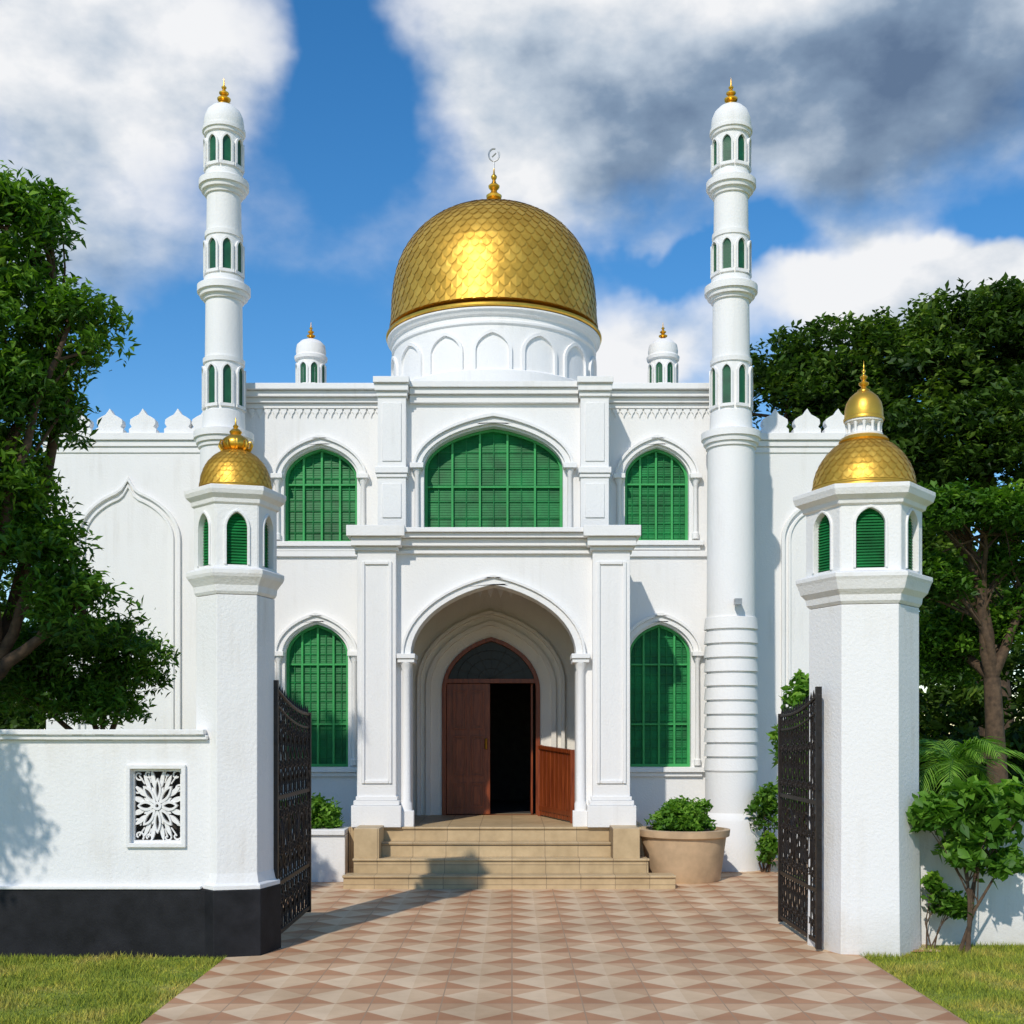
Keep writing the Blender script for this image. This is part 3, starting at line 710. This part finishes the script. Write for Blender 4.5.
def clump_points(ells,ncl,per,cr,shell=.5,flat=.7,lowcut=-.75):
    vol=np.array([e[3]*e[4]*e[5] for e in ells])**(2/3.); prob=vol/vol.sum(); out=[];tin=[];cc=[]
    ch=rng.choice(len(ells),ncl,p=prob); lt=rng.uniform(-.16,.16,len(ells))
    for c in ch:
        e=ells[c]; d=rng.normal(size=3); d/=np.linalg.norm(d)
        if d[2]<lowcut: d[2]=-d[2]
        q=rng.uniform(shell,1.03); ctr=np.array(e[:3])+d*np.array(e[3:6])*q; cc.append(ctr)
        k=int(per*rng.uniform(.5,1.5)); pp=rng.normal(size=(k,3)); rad=cr*rng.uniform(.6,1.35)
        pp=pp/np.linalg.norm(pp,axis=1)[:,None]*(rng.uniform(0,1,(k,1))**.5)*rad; pp[:,2]*=flat
        pp[:,2]-= (pp[:,0]**2+pp[:,1]**2)/rad*.45
        out.append(ctr+pp); tin.append(np.clip(lt[c]+.12*d[2]+rng.uniform(.15,.72)+rng.normal(0,.14,k)+.25*pp[:,2]/rad,0,1))  # lit lobes put into leaf tint: tops lighter, undersides darker, plus random variation
    return np.concatenate(out),np.concatenate(tin),cc
def planter_round(cx,cy):
    root=empty('planter'); A=MB(); A.lathe(cx,cy,[(.43,0),(.45,.03),(.52,.54),(.56,.56),(.57,.64),(.50,.645),(.49,.58),(.1,.575)],40)
    A.build('bowl',M_planter,root,0,40); S=MB(); S.lathe(cx,cy,[(.48,.57),(.48,.6)],24); S.build('soil',M_soil,root)
    P,t,_=clump_points([(cx,cy,.76,.44,.44,.22)],110,45,.1,.3); foliage('plant',M_leafC,P,.085,root,tint=t)
planter_round(X(683,14.9),14.85)
root=empty('planter'); A=MB(); x0,x1=-2.65,-2.03
A.shape([rect(x0-.35,x1,0,.58)],14.6,15.1); A.box(x0-.38,x1+.0,14.56,15.14,.582,.65); A.build('box',M_white,root,.01)
P,t,_=clump_points([(x0+.2,14.85,.8,.45,.22,.26)],100,45,.1,.3); foliage('plant',M_leafC,P,.085,root,tint=t)

def tree(name,base,ells,mat,ncl,per,cr,size,tr=.16,shell=.5,fork=None,nb=50,flat=.7,bark=M_bark,upbias=.5,aspect=2.2,lobes=0,lobr=.8):
    root=empty(name); src=ells
    if lobes:
        vol=np.array([e[3]*e[4]*e[5] for e in ells])**(2/3.); src=[]
        for c in rng.choice(len(ells),lobes,p=vol/vol.sum()):
            e=ells[c]; d=rng.normal(size=3); d/=np.linalg.norm(d); d[1]=-abs(d[1])*.8 if rng.random()<.7 else d[1]
            r=lobr*rng.uniform(.6,1.3); q=np.array(e[:3])+d*np.array(e[3:6])*rng.uniform(.65,.92)
            src.append((q[0],q[1],q[2],r*1.15,r,r*.72))
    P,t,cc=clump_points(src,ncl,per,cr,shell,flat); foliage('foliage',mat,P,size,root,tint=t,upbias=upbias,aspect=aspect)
    mb=MB(); base=Vector(base); fk=Vector(fork) if fork else base+Vector((0,0,1.5))
    def wig(a,b,n,amp):
        a=Vector(a);b=Vector(b); out=[]
        off=Vector((random.uniform(-1,1),random.uniform(-1,1),random.uniform(-.3,.8)))*amp
        for i in range(n+1):
            q=i/n; out.append(a.lerp(b,q)+off*math.sin(math.pi*q)+(Vector((random.uniform(-1,1),random.uniform(-1,1),0))*amp*.15 if 0<i<n else Vector()))
        return out
    mb.tube([base-Vector((0,0,.1)),base+Vector((0,0,.12))],tr*1.5,10,tr*1.15)
    mb.tube([base+Vector((0,0,.1))]+wig(base+Vector((0,0,.12)),fk,6,tr*.6),tr*1.15,10,tr*.8)
    for e in ells:
        c=Vector(e[:3]); dist=(c-fk).length
        L1=wig(fk,c,8,dist*.10); mb.tube(L1,tr*.62,8,tr*.18)
        near=[k for k in cc if (Vector(k)-c).length<max(e[3:6])*1.2]
        random.shuffle(near)
        for k in near[:max(3,nb//len(ells))]:
            st=L1[random.randint(4,8)]; mb.tube(wig(st,Vector(k),5,.1*(Vector(k)-st).length),tr*.16,5,tr*.03)
    mb.build('trunk',bark,root,0,60,)
    return root
def E(u,v,d,ru,rv,rd): return (X(u,d),d,Z(v,d),ru*d/F,rd,rv*d/F)
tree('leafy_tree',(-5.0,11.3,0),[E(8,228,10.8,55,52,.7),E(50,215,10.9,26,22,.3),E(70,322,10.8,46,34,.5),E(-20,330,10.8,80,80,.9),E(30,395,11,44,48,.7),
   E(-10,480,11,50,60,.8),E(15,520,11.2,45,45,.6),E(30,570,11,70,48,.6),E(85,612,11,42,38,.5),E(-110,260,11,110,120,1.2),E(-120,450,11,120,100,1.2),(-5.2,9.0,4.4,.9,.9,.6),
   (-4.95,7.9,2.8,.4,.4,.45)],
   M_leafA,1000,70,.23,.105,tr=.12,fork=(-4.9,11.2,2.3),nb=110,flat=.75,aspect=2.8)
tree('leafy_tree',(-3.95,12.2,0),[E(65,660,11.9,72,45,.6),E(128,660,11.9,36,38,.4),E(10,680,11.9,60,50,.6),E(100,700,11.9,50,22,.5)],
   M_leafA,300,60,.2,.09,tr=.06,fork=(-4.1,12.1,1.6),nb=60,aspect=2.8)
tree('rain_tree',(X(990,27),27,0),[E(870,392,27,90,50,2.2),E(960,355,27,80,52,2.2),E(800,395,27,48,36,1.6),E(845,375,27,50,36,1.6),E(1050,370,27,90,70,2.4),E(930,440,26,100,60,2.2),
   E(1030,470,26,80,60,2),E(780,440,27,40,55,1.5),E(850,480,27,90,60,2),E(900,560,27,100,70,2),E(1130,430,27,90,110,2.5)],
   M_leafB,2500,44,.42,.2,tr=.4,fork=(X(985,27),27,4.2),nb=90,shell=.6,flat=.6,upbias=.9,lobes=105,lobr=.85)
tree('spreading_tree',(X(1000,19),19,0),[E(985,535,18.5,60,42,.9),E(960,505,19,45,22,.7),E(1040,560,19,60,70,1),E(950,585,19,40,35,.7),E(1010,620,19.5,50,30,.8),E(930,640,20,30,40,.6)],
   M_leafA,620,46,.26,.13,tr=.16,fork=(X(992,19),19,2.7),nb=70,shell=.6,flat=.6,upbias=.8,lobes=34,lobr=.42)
P,t,_=clump_points([(9+3*i,30+1.5*math.sin(i*2.1),1.8,2.4,1.6,2.9+.5*math.sin(i*1.7)) for i in range(7)]+[(-12-3*i,31,2.5,2.6,1.6,3.5) for i in range(5)]+[(5.9,24,1.8,1.6,1.2,2.6),(8.3,23.5,1.6,1.8,1.2,2.4),(10.5,23,1.5,1.8,1.2,2.4)],1700,60,.5,.26,.5)
foliage('background_trees',M_leafB,P,.26,tint=t*.8)
def shrub(name,base,ells,mat,ncl,per,cr,size,tr=.025,aspect=1.9,stems=4):
    root=empty(name); P,t,cc=clump_points(ells,ncl,per,cr,.3,.8); foliage('foliage',mat,P,size,root,tint=t,aspect=aspect)
    mb=MB()
    for k in range(stems):
        b=Vector(base)+Vector((random.uniform(-.06,.06),random.uniform(-.08,.08),-.05)); e=Vector(random.choice(ells)[:3])+Vector((random.uniform(-.1,.1),0,0))
        m=(b+e)/2+Vector((random.uniform(-.08,.08),0,0)); mb.tube([b,b.lerp(m,.5),m,m.lerp(e,.5),e],tr,7,tr*.4)
        for j in range(5):
            c=Vector(cc[random.randrange(len(cc))]); mb.tube([m.lerp(e,random.random()),c],tr*.35,5,tr*.12)
    mb.build('stems',M_bark,root); return root
shrub('broadleaf_shrub',(X(962,9.9),9.9,0),[E(940,818,9.9,26,14,.2),E(985,832,9.9,30,20,.25),E(960,850,9.9,18,10,.2),E(1012,805,9.9,32,20,.25),E(925,815,9.9,12,9,.15),E(1002,862,9.9,18,10,.2),E(975,795,9.9,22,12,.2)],M_leafC,110,26,.12,.13,.019)
shrub('garden_shrub',(X(940,9.8),10.0,0),[E(950,905,10,20,14,.15),E(935,890,10.1,14,14,.12)],M_leafA,26,30,.08,.08,.008)
shrub('garden_shrub',(X(768,15.5),15.7,0),[E(768,805,15.7,14,26,.2),E(770,850,15.6,10,18,.2)],M_leafA,50,30,.12,.09,.02)
shrub('garden_shrub',(3.3,13.2,0),[E(803,692,13.2,18,18,.25),E(800,740,13.2,24,40,.25),E(800,800,13.2,22,40,.25)],M_leafC,80,34,.14,.11,.02)
def palm(name,base,n,Lf,droop,mat):
    root=empty(name); mb=MB(); lf=MB(); base=Vector(base)
    for i in range(n):
        az=2*math.pi*i/n+random.uniform(-.3,.3); el=random.uniform(.45,1.4); Lr=Lf*random.uniform(.75,1.15)
        d=Vector((math.cos(az),math.sin(az),0)); p=base.copy(); pts=[p.copy()]; e=el
        for k in range(12):
            p=p+(d*math.cos(e)+Vector((0,0,math.sin(e))))*Lr/12; e-=droop/12*(1+k*.12); pts.append(p.copy())
        mb.tube(pts,.008,5,.002)
        side=Vector((-d.y,d.x,0))
        for k in range(3,31):
            q=k*12/31; i0=min(int(q),11); pp=pts[i0].lerp(pts[i0+1],q-i0); tg=(pts[i0+1]-pts[i0]).normalized()
            ll=Lr*.36*math.sin(math.pi*min(1,(k/31)*.85+.12))
            for s in (-1,1):
                dr_=(side*s*.7+tg*.8+Vector((0,0,-.1+random.uniform(-.15,.15)))).normalized(); w=tg*.007
                tip=pp+dr_*ll+Vector((0,0,-ll*.2)); mid=pp+dr_*ll*.5
                lf.add([pp-w,mid-w*1.1,tip,mid+w*1.1,pp+w],[(0,1,2,3,4)],random.uniform(.3,1))
    mb.build('ribs',M_leafC,root); lf.build('fronds',mat,root,recalc=False); return root
palm('palm_plant',(X(955,11.2),11.2,1.45),20,.85,1.5,M_leafC)
mbp=MB(); mbp.tube([(X(960,11.2),11.2,0),(X(955,11.2),11.2,1.47)],.045,8,.035); mbp.build('palm_stem',M_bark,bpy.data.objects['palm_plant'])

# ============================================================ GROUND
def sheet(name,x0,x1,y0,y1,z,mat):
    mb=MB(); mb.add([(x0,y0,z),(x1,y0,z),(x1,y1,z),(x0,y1,z)],[(0,1,2,3)]); return mb.build(name,mat)
sheet('ground',-400,400,-60,900,0,M_grass)
pv=MB()
z=.012
poly=[(-2.30,-4),(2.83,-4),(2.83,9.9),(3.55,9.9),(3.55,15.4),(4.6,15.4),(4.6,17.45),(-4.4,17.45),(-4.4,9.97),(-2.30,9.97)]
pv.add([(x,y,z) for x,y in poly],[tuple(range(len(poly)))]); pv.build('paved_path',M_pave)
def grass(name,regions,dens,h):
    pts=[]
    for x0,x1,y0,y1 in regions:
        n=int((x1-x0)*(y1-y0)*dens); pts.append(np.stack([rng.uniform(x0,x1,n),rng.uniform(y0,y1,n),np.zeros(n)],1))
    P=np.concatenate(pts); n=len(P); a=rng.uniform(0,2*math.pi,n)
    ph=.75+.45*np.sin(P[:,0]*5.1+np.sin(P[:,1]*4.3)*1.7)*np.sin(P[:,1]*6.7+P[:,0]*2.2)
    hh=h*rng.uniform(.5,1.5,n)*ph; w=.0035
    dx=np.stack([np.cos(a)*w,np.sin(a)*w,np.zeros(n)],1); lean=rng.normal(0,.45,(n,2))*hh[:,None]
    tip=P+np.concatenate([lean,hh[:,None]],1)
    V=np.stack([P-dx,P+dx,tip],1).reshape(-1,3)
    me=bpy.data.meshes.new(name); me.vertices.add(3*n); me.vertices.foreach_set('co',V.ravel().astype(np.float32)); me.loops.add(3*n); me.polygons.add(n)
    me.loops.foreach_set('vertex_index',np.arange(3*n,dtype=np.int32)); me.polygons.foreach_set('loop_start',(np.arange(n)*3).astype(np.int32)); me.update(calc_edges=True)
    at=me.attributes.new('rnd','FLOAT','FACE'); at.data.foreach_set('value',rng.uniform(0,1,n).astype(np.float32))
    me.materials.append(M_blade); ob=bpy.data.objects.new(name,me); scene.collection.objects.link(ob)
grass('grass',[(-6,-2.305,6.6,9.7),(2.835,6.5,6.6,10.2)],5500,.04)

# ============================================================ WORLD / SKY
world=bpy.data.worlds.new('World'); scene.world=world; world.use_nodes=True; nt=world.node_tree; nt.nodes.clear()
try: world.cycles.sampling_method='MANUAL'; world.cycles.sample_map_resolution=256
except Exception: pass
S=Vector((-.40,-1,.88)).normalized()
sky=N(nt,'ShaderNodeTexSky'); sky.sky_type='NISHITA'; sky.sun_disc=False; sky.sun_elevation=math.asin(S.z); sky.sun_rotation=math.atan2(S.x,S.y); sky.air_density=1.0; sky.dust_density=.1; sky.ozone_density=2.5
tc=N(nt,'ShaderNodeTexCoord'); DIR=tc.outputs['Generated']
hs=N(nt,'ShaderNodeHueSaturation'); hs.inputs['Saturation'].default_value=1.34; hs.inputs['Value'].default_value=1.0; L(nt,sky.outputs[0],hs.inputs['Color'])
bg1=N(nt,'ShaderNodeBackground'); bg1.inputs[1].default_value=.15; L(nt,hs.outputs[0],bg1.inputs[0])
def m2(op,a,b=None,c=None,cl=False):
    n=N(nt,'ShaderNodeMath',operation=op,use_clamp=cl)
    for i,v in enumerate((a,b,c)):
        if v is None: continue
        if hasattr(v,'links'): L(nt,v,n.inputs[i])
        else: n.inputs[i].default_value=v
    return n.outputs[0]
nw=noise(nt,3.0,6,.58,DIR)
sub=N(nt,'ShaderNodeVectorMath',operation='SUBTRACT'); L(nt,nw.outputs['Color'],sub.inputs[0]); sub.inputs[1].default_value=(.5,.5,.5)
scl=N(nt,'ShaderNodeVectorMath',operation='SCALE'); L(nt,sub.outputs[0],scl.inputs[0]); scl.inputs['Scale'].default_value=.20
wd=N(nt,'ShaderNodeVectorMath',operation='ADD'); L(nt,DIR,wd.inputs[0]); L(nt,scl.outputs[0],wd.inputs[1]); WD_=wd.outputs[0]
def blob(u,v,ru,rv,w):
    c=Vector(((u-512)/F,1,(735-v)/F)); l=c.length; c.normalize()
    s=N(nt,'ShaderNodeVectorMath',operation='SUBTRACT'); L(nt,WD_,s.inputs[0]); s.inputs[1].default_value=c
    q=N(nt,'ShaderNodeVectorMath',operation='MULTIPLY'); L(nt,s.outputs[0],q.inputs[0]); q.inputs[1].default_value=(F*l/ru,F*l/(ru+rv)*1.0,F*l/rv)
    ln=N(nt,'ShaderNodeVectorMath',operation='LENGTH'); L(nt,q.outputs[0],ln.inputs[0])
    mr=N(nt,'ShaderNodeMapRange',interpolation_type='SMOOTHSTEP'); L(nt,ln.outputs['Value'],mr.inputs[0]); mr.inputs[1].default_value=1.5; mr.inputs[2].default_value=.2; mr.inputs[3].default_value=0; mr.inputs[4].default_value=w
    return mr.outputs[0]
def total(lst):
    o=blob(*lst[0])
    for b in lst[1:]: o=m2('ADD',o,blob(*b))
    return o
cover=total([(80,40,190,110,1.1),(80,230,140,75,.5),(740,50,320,130,1.2),(545,120,75,90,.7),(915,285,155,58,1.35),(640,350,80,45,.45),(360,80,55,120,-.55),(270,350,100,50,-.25),(740,262,120,22,-.6),(1010,205,60,22,-.5)])
dark=total([(800,130,260,90,.95),(70,130,140,45,.45),(640,180,80,60,.4),(60,240,140,60,.7),(990,50,150,70,.45)])
n1=noise(nt,4.6,8,.53,DIR,sc=(1,1,1.6))
mp=N(nt,'ShaderNodeVectorMath',operation='ADD'); L(nt,DIR,mp.inputs[0]); mp.inputs[1].default_value=(-.018,-.0,.03)
n2=noise(nt,4.6,8,.53,mp.outputs[0],sc=(1,1,1.6))
dens=m2('ADD',cover,m2('MULTIPLY',m2('SUBTRACT',n1.outputs[0],.49),1.5))
mask=N(nt,'ShaderNodeMapRange',interpolation_type='SMOOTHSTEP'); L(nt,dens,mask.inputs[0]); mask.inputs[1].default_value=.0; mask.inputs[2].default_value=.74
relief=m2('MULTIPLY',m2('SUBTRACT',n1.outputs[0],n2.outputs[0]),2.3)
lum=m2('ADD',m2('SUBTRACT',.87,m2('MULTIPLY',dark,.60)),relief)
cr=ramp(nt,lum,[(0.0,(.12,.185,.30)),(.3,(.23,.32,.45)),(.6,(.52,.60,.70)),(.92,(.90,.91,.93))])
bg2=N(nt,'ShaderNodeBackground'); L(nt,cr.outputs[0],bg2.inputs[0]); bg2.inputs[1].default_value=1.0
mxs=N(nt,'ShaderNodeMixShader'); L(nt,mask.outputs[0],mxs.inputs[0]); L(nt,bg1.outputs[0],mxs.inputs[1]); L(nt,bg2.outputs[0],mxs.inputs[2])
wo=N(nt,'ShaderNodeOutputWorld'); L(nt,mxs.outputs[0],wo.inputs[0])

sun=bpy.data.lights.new('sun','SUN'); sun.energy=3.15; sun.angle=math.radians(.9); sun.color=(1,.935,.83)
so=bpy.data.objects.new('sun',sun); scene.collection.objects.link(so); so.rotation_euler=S.to_track_quat('Z','Y').to_euler()

cam=bpy.data.cameras.new('camera'); co=bpy.data.objects.new('camera',cam); scene.collection.objects.link(co)
co.location=(0,0,EYE); co.rotation_euler=(math.radians(90),0,0); cam.sensor_width=36; cam.lens=36*F/1024; cam.shift_y=(735-512)/1024; cam.clip_end=2000
scene.camera=co
scene.view_settings.view_transform='Standard'; scene.view_settings.look='None'; scene.view_settings.exposure=0
